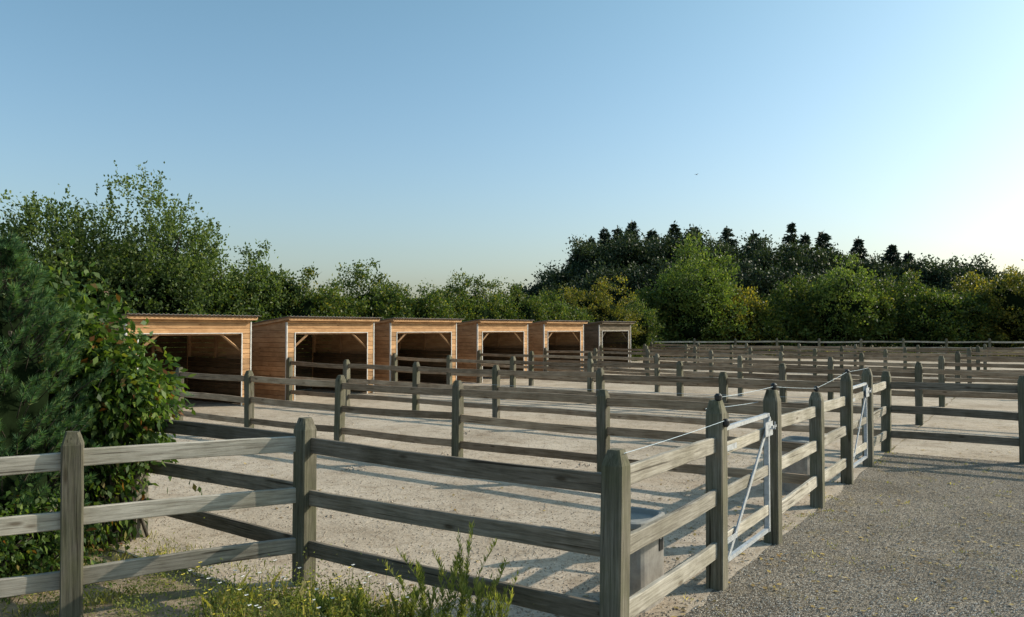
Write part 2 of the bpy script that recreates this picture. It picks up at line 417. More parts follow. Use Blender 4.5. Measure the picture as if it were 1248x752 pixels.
# ------------------------------------------------------------------ gates
def gate(a1,a2,label):
    p=P(a1,0); L=a2-a1
    root=empty("paddock_gate",p,label,"gate","wooden paddock gates with steel frames",ANG)
    x0=.17;x1=L-.19
    for x in (x0,x1):
        V=[];F=[]; box(V,F,x-.020,x+.020,-.024,.024,.16,1.345); add("steel_upright",new_mesh("steel_upright",V,F,M_STEEL,False),parent=root)
    for z,nm in ((1.325,"top_tube"),(.18,"bottom_tube")):
        V=[];F=[]; box(V,F,x0+.021,x1-.021,-.018,.018,z-.018,z+.018); add(nm,new_mesh(nm,V,F,M_STEEL,False),parent=root)
    for z in (1.16,.765,.37):
        add("rail",rail_mesh(x1-x0-.05,None,.052,.014),(x0+.025,0,z),root,(random.uniform(-.02,.02),0,0))
    Hh=1.10
    V=[];F=[]; box(V,F,0,math.hypot(x1-x0,Hh),-.006,.006,-.022,.022)
    add("brace",new_mesh("brace",V,F,M_STEEL),(x0,-.034,.20),root,(0,-math.atan2(Hh,x1-x0),0))
    V=[];F=[]; box(V,F,x1-.22,x1+.02,-.055,-.049,1.13,1.27); box(V,F,x1-.02,x1+.16,-.07,-.060,1.20,1.225)
    tube(V,F,[(x1-.06,-.055,1.20),(x1-.06,-.10,1.20),(x1-.06,-.10,1.27)],[.008]*3,8)
    add("latch",new_mesh("latch",V,F,M_STEEL),parent=root)
    for z in (1.16,.37):
        V=[];F=[]; box(V,F,.05,.40,-.046,-.040,z-.024,z+.024); tube(V,F,[(.09,-.045,z-.045),(.09,-.045,z+.045)],[.014,.014],10)
        add("hinge",new_mesh("hinge",V,F,M_STEEL),parent=root)
gate(1.91,3.56,"wooden paddock gate with galvanized steel frame and diagonal brace")
gate(7.20,8.83,"closed wooden paddock gate with galvanized steel frame")

def wire(points,label,r=.003,ins=(),sag=.006):
    V=[];F=[]
    pts=[]
    for i in range(len(points)-1):
        A=points[i];B=points[i+1]
        for k in range(8):
            t=k/8; q=A.lerp(B,t); q.z-=sag*4*t*(1-t); pts.append(q)
    pts.append(points[-1]); o=points[0]
    tube(V,F,[p-o for p in pts],[r]*len(pts),6)
    ob=add("electric_fence_wire",new_mesh("electric_fence_wire",V,F,M_TAPE),o); thing(ob,label,"wire","electric fence wires")
    for q in ins:
        V=[];F=[]; tube(V,F,[(0,0,-.035),(0,0,-.015),(0,0,.018),(0,0,.035)],[.014,.032,.032,.018],10)
        add("insulator",new_mesh("insulator",V,F,M_BLACK),q-o,ob)
wire([P(0,-.08,1.40),P(1.91,-.08,1.42)],"pale electric fence wire strung along the corner fence",.0020,[P(1.91,-.085,1.40)])
wire([P(1.91,-.02,1.61),P(3.56,-.02,1.60),P(5.46,.0,1.46),P(7.2,-.02,1.58),P(8.83,-.02,1.57)],"pale electric fence wire stretched over the gates",.0019,[P(1.91,-.02,1.61),P(3.56,-.02,1.60),P(5.46,0,1.45),P(7.2,-.02,1.58)])
wire([P(1.98,.12,1.50),P(3.5,.12,1.44)],"pale electric gate wire between gate posts",.0020)
wire([P(5.46,.085,1.34),P(5.46,2.9,1.30),P(5.46,5.7,1.30)],"thin pale wire along the partition fence",.0020)

# ------------------------------------------------------------------ waterer
def waterer(a,b,label):
    root=empty("horse_waterer",P(a,b),label,"waterer","grey horse waterers",ANG)
    def sq(V,F,prof,seg=48,p=4.2):
        n0=len(V)
        for (r,z) in prof:
            for k in range(seg):
                t=2*math.pi*k/seg; c,s=math.cos(t),math.sin(t)
                q=(abs(c)**p+abs(s)**p)**(-1/p)
                V.append((c*q*r*1.55,s*q*r*1.15,z))
        for i in range(len(prof)-1):
            for k in range(seg):
                x=n0+i*seg+k;y=n0+i*seg+(k+1)%seg; F.append((x,y,y+seg,x+seg))
        F.append(tuple(n0+(len(prof)-1)*seg+k for k in range(seg)))
    V=[];F=[]; sq(V,F,[(.168,0),(.168,.03),(.165,.3),(.165,.59),(.170,.595),(.170,.64),(.15,.645)])
    add("body",new_mesh("body",V,F,M_STONE,False),parent=root)
    V=[];F=[]; sq(V,F,[(.172,.642),(.178,.655),(.172,.69),(.155,.70),(.14,.695),(.13,.66),(.05,.65)])
    add("bowl_rim",new_mesh("bowl_rim",V,F,M_LID,False),parent=root)
    V=[];F=[]; box(V,F,.06,.13,-.1970,-.186,.42,.56); add("dark_sticker",new_mesh("dark_sticker",V,F,M_BLACK),parent=root)
    V=[];F=[]
    for k,(x0,x1) in enumerate(((.07,.115),(.07,.095))): box(V,F,x0,x1,-.1990,-.1972,.54-k*.022-.006,.54-k*.022)
    add("sticker_lines",new_mesh("sticker_lines",V,F,M_WHITE),parent=root)
waterer(1.22,.44,"wide grey brushed-metal horse waterer with small dark sticker")
waterer(6.35,.44,"wide grey metal horse waterer behind wooden fence")

# ------------------------------------------------------------------ shelters
W,D,HF,HB=3.65,3.0,2.48,2.14
JW=.32; OT=2.07
def shelter_meshes(MF,MS):
    out=[]
    V=[];F=[]; ph=.145;g=.011
    z=.03
    while z<HF-.02:
        z1=min(z+ph-g,HF-.012)
        if z>=OT-.03: box(V,F,.04,W-.04,0,.024,z,z1)
        else:
            z1=min(z1,OT-.01)
            box(V,F,.04,JW,0,.024,z,z1); box(V,F,W-JW,W-.04,0,.024,z,z1)
        z+=ph
    out.append(("front_wall",V,F,MF))
    for nm,x in (("side_wall",.004),("side_wall",W-.03)):
        V=[];F=[]; z=.03
        while z<HB:
            z1=min(z+ph-g,HB-.01); box(V,F,x,x+.026,.03,D-.03,z,z1); z+=ph
        n=len(V); zt=HB-.004; ya,yb=.03,D-.05
        V+= [(x,ya,zt),(x+.026,ya,zt),(x+.026,yb,zt),(x,yb,zt),(x,ya,HF-.02),(x+.026,ya,HF-.02)]
        F+= [(n,n+3,n+2,n+1),(n,n+1,n+5,n+4),(n+1,n+2,n+5),(n,n+4,n+3),(n+4,n+5,n+2,n+3)]
        out.append((nm,V,F,MS))
    V=[];F=[]; z=.03
    while z<HB:
        box(V,F,.04,W-.04,D-.026,D,z,min(z+ph-g,HB-.01)); z+=ph
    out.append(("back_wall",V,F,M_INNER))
    V=[];F=[]
    for x in (.035,W-.125):
        for y in (.04,D*.5,D-.12): box(V,F,x,x+.09,y,y+.08,0,HB-.02)
    for y in (.06,D*.5,D-.15): box(V,F,.03,W-.03,y+.001,y+.06,HB-.13,HB-.03)
    for f in (.33,.66): box(V,F,W*f-.04,W*f+.04,D-.1,D-.03,.02,HB-.10)
    tube(V,F,[(.12,.10,1.45),(.95,.10,HB-.08)],[.035,.035],4)
    tube(V,F,[(W-.12,.10,1.45),(W-.95,.10,HB-.08)],[.035,.035],4)
    out.append(("timber_frame",V,F,MS))
    for x in (.127,W-.147):
        V=[];F=[]; z=.03
        while z<1.2:
            box(V,F,x,x+.02,.13,D-.13,z,z+ph-g); z+=ph
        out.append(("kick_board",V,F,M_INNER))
    V=[];F=[]
    def tr(*a): box(V,F,*a)
    tr(-.008,.030,-.014,-.002,0,HF-.10); tr(W-.030,W+.008,-.014,-.002,0,HF-.10)
    tr(-.012,-.002,.0,.04,0,HF-.10); tr(W+.002,W+.012,.0,.04,0,HF-.10)
    tr(JW-.026,JW+.006,-.017,-.003,0,OT-.02); tr(W-JW-.006,W-JW+.026,-.017,-.003,0,OT-.02)
    tr(JW-.026,W-JW+.026,-.017,-.003,OT-.018,OT+.002)
    out.append(("pale_trim",V,F,M_WHITE))
    V=[];F=[]
    tr(-.05,W+.05,-.20,-.17,HF-.05,HF+.02)
    out.append(("fascia_board",V,F,MF))
    for x in (-.075,W+.045):
        V=[]
        s=(HB-HF)/D
        for xx in (x,x+.03):
            for y,z in ((-.20,HF-.05-.2*s),(D+.05,HF-.05+s*(D+.05)),(D+.05,HF+.02+s*(D+.05)),(-.20,HF+.02-.2*s)): V.append((xx,y,z))
        F=[(0,3,2,1),(4,5,6,7),(0,1,5,4),(1,2,6,5),(2,3,7,6),(3,0,4,7)]
        out.append(("barge_board",V,F,MS))
    V=[];F=[]
    nx=200
    for lay in (0,1):
        for y in (-.30,D+.12):
            for i in range(nx+1):
                x=-.12+(W+.24)*i/nx
                zz=HF+.045+(HB-HF)*(y/D)+.013*math.sin(2*math.pi*x/.13)-lay*.006
                V.append((x,y,zz))
    s=nx+1
    for i in range(nx):
        F.append((i,i+1,s+i+1,s+i)); F.append((2*s+i,3*s+i,3*s+i+1,2*s+i+1))
        F.append((i,2*s+i,2*s+i+1,i+1)); F.append((s+i,s+i+1,3*s+i+1,3*s+i))
    out.append(("corrugated_roof",V,F,M_ROOF))
    return [(nm,new_mesh(nm,V,F,m)) for nm,V,F,m in out]
SM=shelter_meshes(M_PLANK,M_PLANKY); SO=shelter_meshes(M_OLDP,M_OLDP)
for i,a in enumerate([5.65,10.55,15.0,20.0,25.0,30.3]):
    last=(i==5)
    root=empty("horse_shelter",P(a,16.3),"dark greyed timber horse shelter with open front" if last else "open-fronted orange timber horse shelter with pale trim on sand","shelter","row of open timber horse shelters",ANG)
    for nm,me in (SO if last else SM): add(nm,me,parent=root)

# ------------------------------------------------------------------ trees
def limb_mesh(name, rng, H, R, tr, nb, lean=.2, origin_z=0, stems=1):
    V=[];F=[]
    for s in range(stems):
        a0=rng.uniform(0,6.28); off=.0 if stems==1 else .25
        base=np.array([off*math.cos(a0),off*math.sin(a0),-.05])
        top=np.array([R[0]*lean*rng.normal(), R[1]*lean*rng.normal(), H*.8])
        pts=[];rad=[]
        for k in range(7):
            t=k/6; p=base*(1-t)+top*t+np.array([rng.normal()*.05*H*.2,rng.normal()*.05*H*.2,0])*(t>0)
            pts.append(tuple(p)); rad.append(tr*(1-t)**.8+.02)
        tube(V,F,pts,rad,8)
        for b in range(nb):
            t=rng.uniform(.15,.85); i=min(int(t*6),5); p=np.array(pts[i])+(np.array(pts[i+1])-np.array(pts[i]))*(t*6-i)
            an=rng.uniform(0,6.28); L=rng.uniform(.5,.85)
            e=np.array([math.cos(an)*R[0]*L*(1-t*.4),math.sin(an)*R[1]*L*(1-t*.4),p[2]+H*rng.uniform(.08,.25)]); e[:2]+=p[:2]*.5
            e[2]=min(e[2],H*.88)
            mid=(p+e)/2+np.array([0,0,-.04*H]); r0=tr*(1-t)**.8*.5+.015
            tube(V,F,[tuple(p),tuple(mid),tuple(e)],[r0,r0*.6,.008],5)
    return V,F

def crown_clumps(rng, n, c, R, inner=.45):
    d=unit(rng.normal(size=(n,3)))
    ph=rng.uniform(0,6.28,size=8)
    lob=1+.13*np.sin(3.1*d[:,0]+ph[0]+2*d[:,2])+.12*np.sin(4.3*d[:,1]+ph[1])+.10*np.sin(6.5*d[:,2]+ph[2]+3*d[:,0])+.08*np.sin(9*d[:,0]+ph[3])
    r=(inner+(1-inner)*rng.uniform(0,1,size=n)**.5)*lob*rng.uniform(.92,1.08,size=n)
    return c+d*r[:,None]*np.array(R)

def broad_tree(name, x,y,H,rx,ry, mat, label, cat, group, seed, leaf=.12, ncl=260, nl=34, zlow=.0, clr=.38, shoots=0, trunk=.12, coresc=.72, stems=2, shl=1.0, cm=None):
    rng=np.random.default_rng(seed)
    root=empty(name,(x,y,0),label,cat,group)
    V,F=limb_mesh("trunk",rng,H,(rx,ry),trunk,7,stems=stems)
    add("trunk",new_mesh("trunk",V,F,M_BARK,True),parent=root)
    zc=zlow+(H-zlow)*.5; rz=(H-zlow)*.5*.95
    C=crown_clumps(rng,ncl,np.array([0,0,zc]),(rx,ry,rz))
    low=C[:,2]<zc; kx=np.where(low,1+.35*(zc-C[:,2])/zc,1.0); C[:,0]*=kx
    C[:,2]=np.maximum(C[:,2],.12+zlow*.5)
    cs=rng.uniform(.6,1.25,size=(ncl,1))*clr
    pos=np.repeat(C,nl,axis=0)+rng.normal(size=(ncl*nl,3))*np.repeat(cs,nl,axis=0)*np.array([.55,.55,.45])
    out=unit(pos-np.array([0,0,zc*.6]))
    dirs=unit(out+rng.normal(size=pos.shape)*.9)
    if shoots:
        sp=[];sdd=[]
        for s in range(shoots):
            b=C[rng.integers(ncl)].copy()
            k=rng.integers(14,34); L=rng.uniform(.5,1.25)*clr*2.2*shl
            if b[2]<zc: b=C[rng.integers(ncl)].copy()
            dv=np.array([b[0]/rx*.35+rng.normal()*.18,b[1]/ry*.35,1.0]); dv/=np.linalg.norm(dv)
            t=rng.uniform(0,1,size=(k,1))
            sp.append(b+dv*t*L+rng.normal(size=(k,3))*.05*(1.2-t)); sdd.append(unit(dv*.8+rng.normal(size=(k,3))*.6))
        pos=np.vstack([pos]+sp); dirs=np.vstack([dirs]+sdd)
    pos[:,2]=np.maximum(pos[:,2],.05)
    lv=leaves(rng,pos,dirs,leaf,leaf*.62)
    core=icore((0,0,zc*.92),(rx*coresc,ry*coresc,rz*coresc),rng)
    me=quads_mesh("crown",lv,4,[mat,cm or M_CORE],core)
    add("crown",me,parent=root)
    return root

def conifer(x,y,H,R,seed,label="tall dark spruce tree in the distant wood"):
    rng=np.random.default_rng(seed)
    root=empty("conifer_tree",(x,y,0),label,"tree","conifers in the distant wood")
    V=[];F=[]; tube(V,F,[(0,0,0),(0,0,H*.5),(0,0,H)],[.3,.16,.02],6); add("trunk",new_mesh("trunk",V,F,M_BARK),parent=root)
    pos=[];dirs=[]
    asym=rng.uniform(0,6.28); pw=rng.uniform(.7,1.1)
    z=H*.45
    while z<H*.985:
        f=min(1,((1-z/H)*2.1)**pw); nb=int(8+10*f)
        gap=rng.uniform(.72,1.15)
        for b in range(nb):
            an=rng.uniform(0,6.28); L=R*f*rng.uniform(.5,1.15)*gap*(1+.2*math.cos(an-asym))+.08
            k=int(9+22*f)
            t=rng.uniform(0,1,size=(k,1))**.7
            d=np.array([math.cos(an),math.sin(an),0])
            p=np.array([0,0,z])+d*t*L+np.array([0,0,1])*(-.32*t*L+.18*(t**3)*L)+rng.normal(size=(k,3))*.10
            pos.append(p); dirs.append(unit(d+rng.normal(size=(k,3))*.45+np.array([0,0,-.2])))
        z+=H*.020*rng.uniform(.7,1.4)
    tz=np.linspace(.93,.99,7)[:,None]*H
    pos.append(np.hstack([rng.normal(size=(7,2))*.04,tz])); dirs.append(np.hstack([rng.normal(size=(7,2))*.4,np.ones((7,1))]))
    pos=np.vstack(pos);dirs=unit(np.vstack(dirs))
    lv=leaves(rng,pos,dirs,.5,.24)
    add("crown",quads_mesh("crown",lv,4,[F_CONI]),parent=root)

def bearing(px,d): return ((px-624)/930*d, d)
def hgt(py,d): return 2.2+(400-py)*d/930

for i,(px,py,d,hw) in enumerate([(28,262,24.5,2.0),(92,238,25.5,2.5),(170,228,26.5,2.7),(232,270,27.5,1.9),(-60,262,25,2.6)]):
    x,y=bearing(px,d)
    broad_tree("deciduous_tree",x,y,hgt(py,d)*.97,hw,2.2,F_BIG,"tall feathery green tree rising behind the timber shelter","tree","tall leafy trees behind the shelters",100+i,.12,420,44,.0,.38,140,.13,.5,shl=.95)
hed=[(300,312,29,1.4,F_BIG,40),(352,316,30,1.8,F_HEDGE,20),(392,343,31,1.3,F_HEDGE,0),(440,332,33,2.0,F_HEDGE,0),(492,343,34,1.5,F_HEDGE,0),(520,350,35,1.4,F_HEDGE,0),
(568,332,38,2.0,F_HEDGE,0),(628,342,41,1.9,F_HEDGE,0),(668,350,43,1.5,F_HEDGE,0),(690,362,45,1.5,F_HEDGE,0),(728,340,48,2.2,F_YEL,0),(765,365,52,2.0,F_HEDGE,0),(330,350,31,1.6,F_HEDGE,0),(465,350,34.5,1.5,F_HEDGE,0),(600,350,40,1.6,F_HEDGE,0),(545,352,37,1.4,F_HEDGE,0),(268,345,28,1.7,F_HEDGE,2),(415,352,32,1.4,F_HEDGE,0),(650,356,42,1.4,F_HEDGE,0)]
for i,(px,py,d,hw,m,sh) in enumerate(hed):
    x,y=bearing(px,d)
    broad_tree("hedge_shrub",x,y,hgt(py,d)*.97,hw,1.5,m,"yellowing rounded hedge shrub behind the shelters" if m is F_YEL else "dense green hedge shrub behind the timber shelters","shrub","hedge behind the shelters",200+i,.125,280,54,.0,.30,sh,.07,.66,shl=.6)
broad_tree("deciduous_tree",*bearing(850,60),hgt(304,60)*.97,3.2,3,F_LITE,"bright sunlit green tree beside the far hedge","tree",None,300,.24,400,44,.0,.68,18,.16,.6,shl=.6)
for j,(px,py,hw) in enumerate([(803,345,2.2),(893,352,2.4)]):
    broad_tree("hedge_shrub",*bearing(px,60.5),hgt(py,60.5)*.97,hw,2.4,F_HEDGE if j==0 else F_YEL,"sunlit green bush beside the bright tree","shrub","far hedge bushes",310+j,.22,260,44,.0,.52,2,.1,.62,shl=.6)
far=[(930,368,2.4,F_HEDGE),(955,347,2.3,F_HEDGE),(985,338,2.5,F_HEDGE),(1022,318,2.6,F_LITE),(1058,336,2.6,F_HEDGE),(1100,336,2.6,F_HEDGE),(1138,350,2.6,F_HEDGE),(1170,345,2.5,F_HEDGE),(1205,335,2.7,F_YEL),(1238,320,2.8,F_YEL),(1275,325,2.9,F_HEDGE),(1310,320,3,F_HEDGE),(780,372,2,F_HEDGE)]
for i,(px,py,hw,m) in enumerate(far):
    d=61+(i%3)
    broad_tree("hedge_shrub",*bearing(px,d),hgt(py,d)*.97,hw,2.4,m,"yellowing sunlit bush in the far hedge" if m is F_YEL else "dense green bush in the far hedge","shrub","far hedge bushes",330+i,.22,260,44,.0,.50,2,.1,.62,shl=.6)
wd=[(672,340,112,5),(700,318,112,6),(728,294,114,5.5),(752,284,116,5.5),(783,287,114,5.5),(815,283,117,5.5),(842,290,116,5.5),(872,289,115,6),(905,296,115,5.5),(935,293,116,5.5),(968,297,113,6),(1005,298,116,6.5),(1050,310,115,7),(1095,318,116,6),(1130,320,115,6),(1165,311,113,5.5),(1193,326,113,4.5),(1225,338,115,5),(690,350,105,5),(720,335,106,5.5),(758,325,105,6),(800,320,106,6),(850,322,105,6),(905,325,105,7),(960,328,104,6.5),(1180,345,108,6),(1270,335,114,8),(1010,330,107,6.5),(1050,338,108,6),(1100,342,108,6)]
for i,(px,py,d,hw) in enumerate(wd):
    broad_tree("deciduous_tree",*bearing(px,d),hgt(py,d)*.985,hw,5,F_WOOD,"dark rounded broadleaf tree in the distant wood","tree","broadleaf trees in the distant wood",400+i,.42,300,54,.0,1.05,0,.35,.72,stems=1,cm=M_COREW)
cn=[(722,288,3.2),(737,277,3.6),(753,275,3.8),(771,268,3.4),(795,279,3.4),(822,270,3.8),(846,274,3.4),(887,276,4.0),(919,281,3.4),(966,270,4.2),(982,284,3.3),(1004,281,4.0),(1047,290,4.2),(1088,298,4.3),(1108,307,3.5),(704,305,3.4)]
for i,(px,py,r) in enumerate(cn):
    d=117+(i%5)*1.7
    conifer(*bearing(px,d),hgt(py,d),r*1.1,500+i)

# ------------------------------------------------------------------ near pine and shrub
def pine(x,y,H,R,seed):
    rng=np.random.default_rng(seed)
    root=empty("pine_tree",(x,y,0),"dense dark green young pine behind the wooden fence","pine tree")
    V,F=limb_mesh("trunk",rng,H*.9,(R,R),.07,10,stems=1,lean=.05)
    nt_=700
    z=rng.uniform(0,1,size=nt_)**.85
    prof=np.where(z<.35,.75+.7*z,1.0*(1-((z-.35)/.65)**2.1))
    an=rng.uniform(0,6.28,size=nt_)
    lob=1+.16*np.sin(3*an+z*9)+.14*np.sin(7*an-z*14)
    rr=R*prof*lob*rng.uniform(.55,1.0,size=nt_)
    C=np.stack([np.cos(an)*rr,np.sin(an)*rr,z*H*.95+.05],axis=1)
    D=unit(np.stack([np.cos(an)*.9,np.sin(an)*.9,np.full(nt_,1.0)],axis=1)+rng.normal(size=(nt_,3))*.25)
    SL=rng.uniform(.10,.19,size=(nt_,1))
    for i in range(0,nt_):
        tube(V,F,[tuple(C[i]-D[i]*.15),tuple(C[i]+D[i]*SL[i])],[.006,.004],4)
    add("trunk",new_mesh("trunk",V,F,M_BARK,True),parent=root)
    nn=110
    t=rng.uniform(0,1,size=(nt_*nn,1))
    Cr=np.repeat(C,nn,axis=0); Dr=np.repeat(D,nn,axis=0)
    base=Cr+Dr*t*np.repeat(SL,nn,axis=0)
    nd=unit(Dr*(.55+.6*t)+unit(np.cross(Dr,rng.normal(size=Cr.shape)))*.75)
    L=.078*rng.uniform(.85,1.1,size=(len(base),1))
    s=unit(np.cross(nd,rng.normal(size=nd.shape)))*.0038
    tri=np.stack([base-s,base+s,base+nd*L],axis=1)
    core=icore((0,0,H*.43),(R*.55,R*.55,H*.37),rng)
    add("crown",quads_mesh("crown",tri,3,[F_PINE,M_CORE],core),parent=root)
x,y=bearing(2,7.0); pine(x,y,3.02,.76,21)
x,y=bearing(-130,7.6); pine(x,y,2.9,1.0,22)

def shrub(x,y,H,rx,ry,seed,label,ncl,nl,leafL,mat,clr=.16,zl=0.,leanx=0.):
    rng=np.random.default_rng(seed)
    root=empty("leafy_shrub",(x,y,0),label,"shrub","leafy shrubs by the fence")
    V=[];F=[]
    zc=zl+(H-zl)*.5
    C=crown_clumps(rng,ncl,np.array([0,0,zc]),(rx,ry,(H-zl)*.5),.3); C[:,2]=np.maximum(C[:,2],.08)
    C[:,0]+=leanx*(C[:,2]/H)
    for s in range(34):
        e=C[rng.integers(ncl)]; b=np.array([rng.normal()*.08,rng.normal()*.08,-.03]); m=(b+e)/2*np.array([.7,.7,1.1])
        tube(V,F,[tuple(b),tuple(m),tuple(e)],[.018,.011,.003],6)
    add("stems",new_mesh("stems",V,F,M_BARK,True),parent=root)
    pos=np.repeat(C,nl,axis=0)+rng.normal(size=(ncl*nl,3))*clr*np.array([.8,.8,.9])
    out=unit(pos-np.array([0,0,zc]))
    dirs=unit(out*.6+np.array([0,0,-.75])+rng.normal(size=pos.shape)*.5)
    # arching twigs carrying leaves past the outline
    tw=[];td=[]
    for s in range(26):
        b=C[rng.integers(ncl)]; o=b-np.array([0,0,zc*.8]); o=o/np.linalg.norm(o)
        L=rng.uniform(.25,.5); k=16
        t=np.linspace(0,1,k)[:,None]
        tw.append(b+o*t*L-np.array([0,0,1.])*(t**2)*L*.55+rng.normal(size=(k,3))*.012); td.append(unit(o*.5+np.array([0,0,-.6])+rng.normal(size=(k,3))*.5))
    pos=np.vstack([pos]+tw); dirs=np.vstack([dirs]+td)
    lv=leaves(rng,pos,dirs,leafL,leafL*.52)
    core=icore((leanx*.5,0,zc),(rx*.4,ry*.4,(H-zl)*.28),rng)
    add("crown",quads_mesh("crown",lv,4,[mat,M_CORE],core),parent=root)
x,y=bearing(90,8.0); shrub(x,y,2.68,.46,.48,31,"broad-leaved shrub with reddish leaves leaning over the fence",230,28,.10,F_DOG,.16,.4,.08)
x,y=bearing(148,7.95); shrub(x,y,1.90,.38,.36,32,"drooping broad-leaved green shrub beside the fence",105,26,.10,F_DOG,.15,.85,.12)
x,y=bearing(115,7.7); shrub(x,y,1.20,.32,.32,35,"small leafy shrub under the taller shrub",52,24,.085,F_DOG,.13)
x,y=bearing(45,6.8); shrub(x,y,.60,.5,.33,33,"low green shrub under the pine",60,22,.06,F_DOG)
x,y=bearing(-20,6.4); shrub(x,y,.75,.6,.4,34,"low green shrub under the pine",90,22,.065,F_DOG)

# ------------------------------------------------------------------ grass, weeds, clods, pebbles
def blades(rng, xy, h, wdt, lean=.35):
    n=len(xy); h=h*rng.uniform(.45,1.25,size=(n,1))
    an=rng.uniform(0,6.28,size=n); s=np.stack([np.cos(an),np.sin(an),np.zeros(n)],axis=1)*wdt
    b=np.concatenate([xy,np.zeros((n,1))],axis=1)
    ln=rng.normal(size=(n,3))*lean; ln[:,2]=1; ln=unit(ln)
    mid=b+ln*h*.55; tip=b+ln*h+np.concatenate([rng.normal(size=(n,2))*.12,np.zeros((n,1))],axis=1)*h-np.array([0,0,.08])*h
    return np.stack([b-s,b+s,mid+s*.7,tip],axis=1)
rng=np.random.default_rng(5)
def inv(x,y):
    dx,dy=x-OX,y-OY; return dx*UX+dy*UY, -dx*UY+dy*UX
cent=[(rng.uniform(-2.4,.45),rng.uniform(4.6,6.3)) for _ in range(130)]
cent=[c for c in cent if inv(*c)[0]<-.05 and inv(*c)[1]>.05]
pts=np.vstack([rng.normal(size=(rng.integers(30,110),2))*rng.uniform(.03,.09)+np.array(c) for c in cent])
bl=[blades(rng,pts,.09,.0010,.6)]
c2=[(rng.uniform(-6.5,-1.9),rng.uniform(5.6,7.6)) for _ in range(110)]
c2=[c for c in c2 if inv(*c)[0]<-.15 and not(-3.1<c[0]<-1.7 and rng.uniform()<.9)]
pts=np.vstack([rng.normal(size=(rng.integers(30,90),2))*.08+np.array(c) for c in c2]); bl.append(blades(rng,pts,.09,.0012,.6))
ps=[(rng.uniform(-2.3,.4),rng.uniform(4.6,6.3)) for _ in range(700)]
ps=np.array([p for p in ps if inv(*p)[0]<-.1]); bl.append(blades(rng,ps,.25,.0009,.25))
t=rng.uniform(-.1,.15,size=700); s_=rng.uniform(3.2,11,size=700)
pp=np.array([P(float(a),float(b)).xy for a,b in zip(t-.05,s_)]); bl.append(blades(rng,pp,.08,.002))
g_=add("grass",quads_mesh("grass",np.vstack(bl),4,[F_GRASS])); g_["kind"]="stuff"; g_["label"]="dry green grass along the foot of the fence"
cc=[(rng.uniform(-2.4,.4),rng.uniform(4.7,6.3)) for _ in range(320)]+[(rng.uniform(-4.6,-2.6),rng.uniform(5.8,7.2)) for _ in range(60)]
cc=[c for c in cc if inv(*c)[0]<-.08]
pp=np.vstack([np.hstack([rng.normal(size=(70,2))*.07+np.array(c),np.abs(rng.normal(size=(70,1)))*rng.uniform(.04,.16)+.01]) for c in cc])
lv=leaves(rng,pp,unit(rng.normal(size=pp.shape)+np.array([0,0,.6])),.026,.013)
gc=add("ground_cover",quads_mesh("ground_cover",lv,4,[F_WEED])); gc["kind"]="stuff"; gc["label"]="low leafy weeds covering the soil"
xy=np.stack([rng.uniform(-6,60,size=26000),rng.uniform(57.5,60.5,size=26000)],axis=1)
g2=add("far_grass",quads_mesh("far_grass",blades(rng,xy,.6,.03),4,[F_GRASS])); g2["kind"]="stuff"; g2["label"]="rough grass strip before the far hedge"
wp=[]
for _ in range(34):
    a=rng.uniform(.2,10.5); b=rng.normal()*.10-.03
    if 2.0<a<3.5 or 7.3<a<8.7: continue
    c=P(float(a),float(b)); wp.append(rng.normal(size=(rng.integers(10,40),2))*.045+np.array([c.x,c.y]))
for _ in range(240):
    a=rng.uniform(1,10.4); b=-rng.uniform(.4,8)
    c=P(float(a),float(b)); wp.append(rng.normal(size=(rng.integers(4,16),2))*.04+np.array([c.x,c.y]))
wp=np.vstack(wp)
g3=add("gravel_weeds",quads_mesh("gravel_weeds",blades(rng,wp,.04,.003,.6),4,[F_GRASS])); g3["kind"]="stuff"; g3["label"]="sparse small weeds growing in the gravel"

def weed(x,y,H,seed):
    rng=np.random.default_rng(seed)
    V=[];F=[]; pos=[];dirs=[]
    root=empty("weed_plant",(x,y,0),"tall narrow-leaved green weed at the fence foot","weed","tall weeds at the fence foot")
    for s in range(8):
        lean=rng.normal(size=2)*.13; h=H*rng.uniform(.6,1)
        p=[(lean[0]*t*t*h*1.5,lean[1]*t*t*h*1.5,t*h) for t in np.linspace(0,1,7)]
        tube(V,F,p,[.003*(1-.7*t) for t in np.linspace(0,1,7)],5)
        for k in range(120):
            t=rng.uniform(.08,1); i=lean*t*t*h*1.5
            an=rng.uniform(0,6.28); pos.append((i[0],i[1],t*h)); dirs.append((math.cos(an)*(1.1-t*.8),math.sin(an)*(1.1-t*.8),.8))
    add("stem",new_mesh("stem",V,F,F_WEED),parent=root)
    lv=leaves(rng,np.array(pos),unit(np.array(dirs)),.05,.008)
    add("foliage",quads_mesh("foliage",lv,4,[F_WEED]),parent=root)
for i,(px,d,H) in enumerate([(520,5.3,.62),(542,5.15,.72),(564,5.25,.92),(585,5.05,.74),(612,5.1,.58),(500,5.5,.40),(400,5.5,.34),(440,5.6,.30)]):
    weed(*bearing(px,d),H,600+i)
def flower(x,y,H,mat,seed,label):
    rng=np.random.default_rng(seed); V=[];F=[]
    root=empty("wild_flower",(x,y,0),label,"flower","wild flowers in the grass")
    tube(V,F,[(0,0,0),(.01,0,H*.5),(.02,.01,H)],[.002]*3,5); add("stem",new_mesh("stem",V,F,F_WEED),parent=root)
    V=[];F=[]; n=10
    V.append((.02,.01,H+.003))
    for k in range(n*2):
        r=.017 if k%2 else .008; V.append((.02+r*math.cos(math.pi*k/n),.01+r*math.sin(math.pi*k/n),H+(.006 if k%2 else 0)))
    for k in range(n*2): F.append((0,1+k,1+(k+1)%(n*2)))
    add("bloom",new_mesh("bloom",V,F,mat),parent=root)
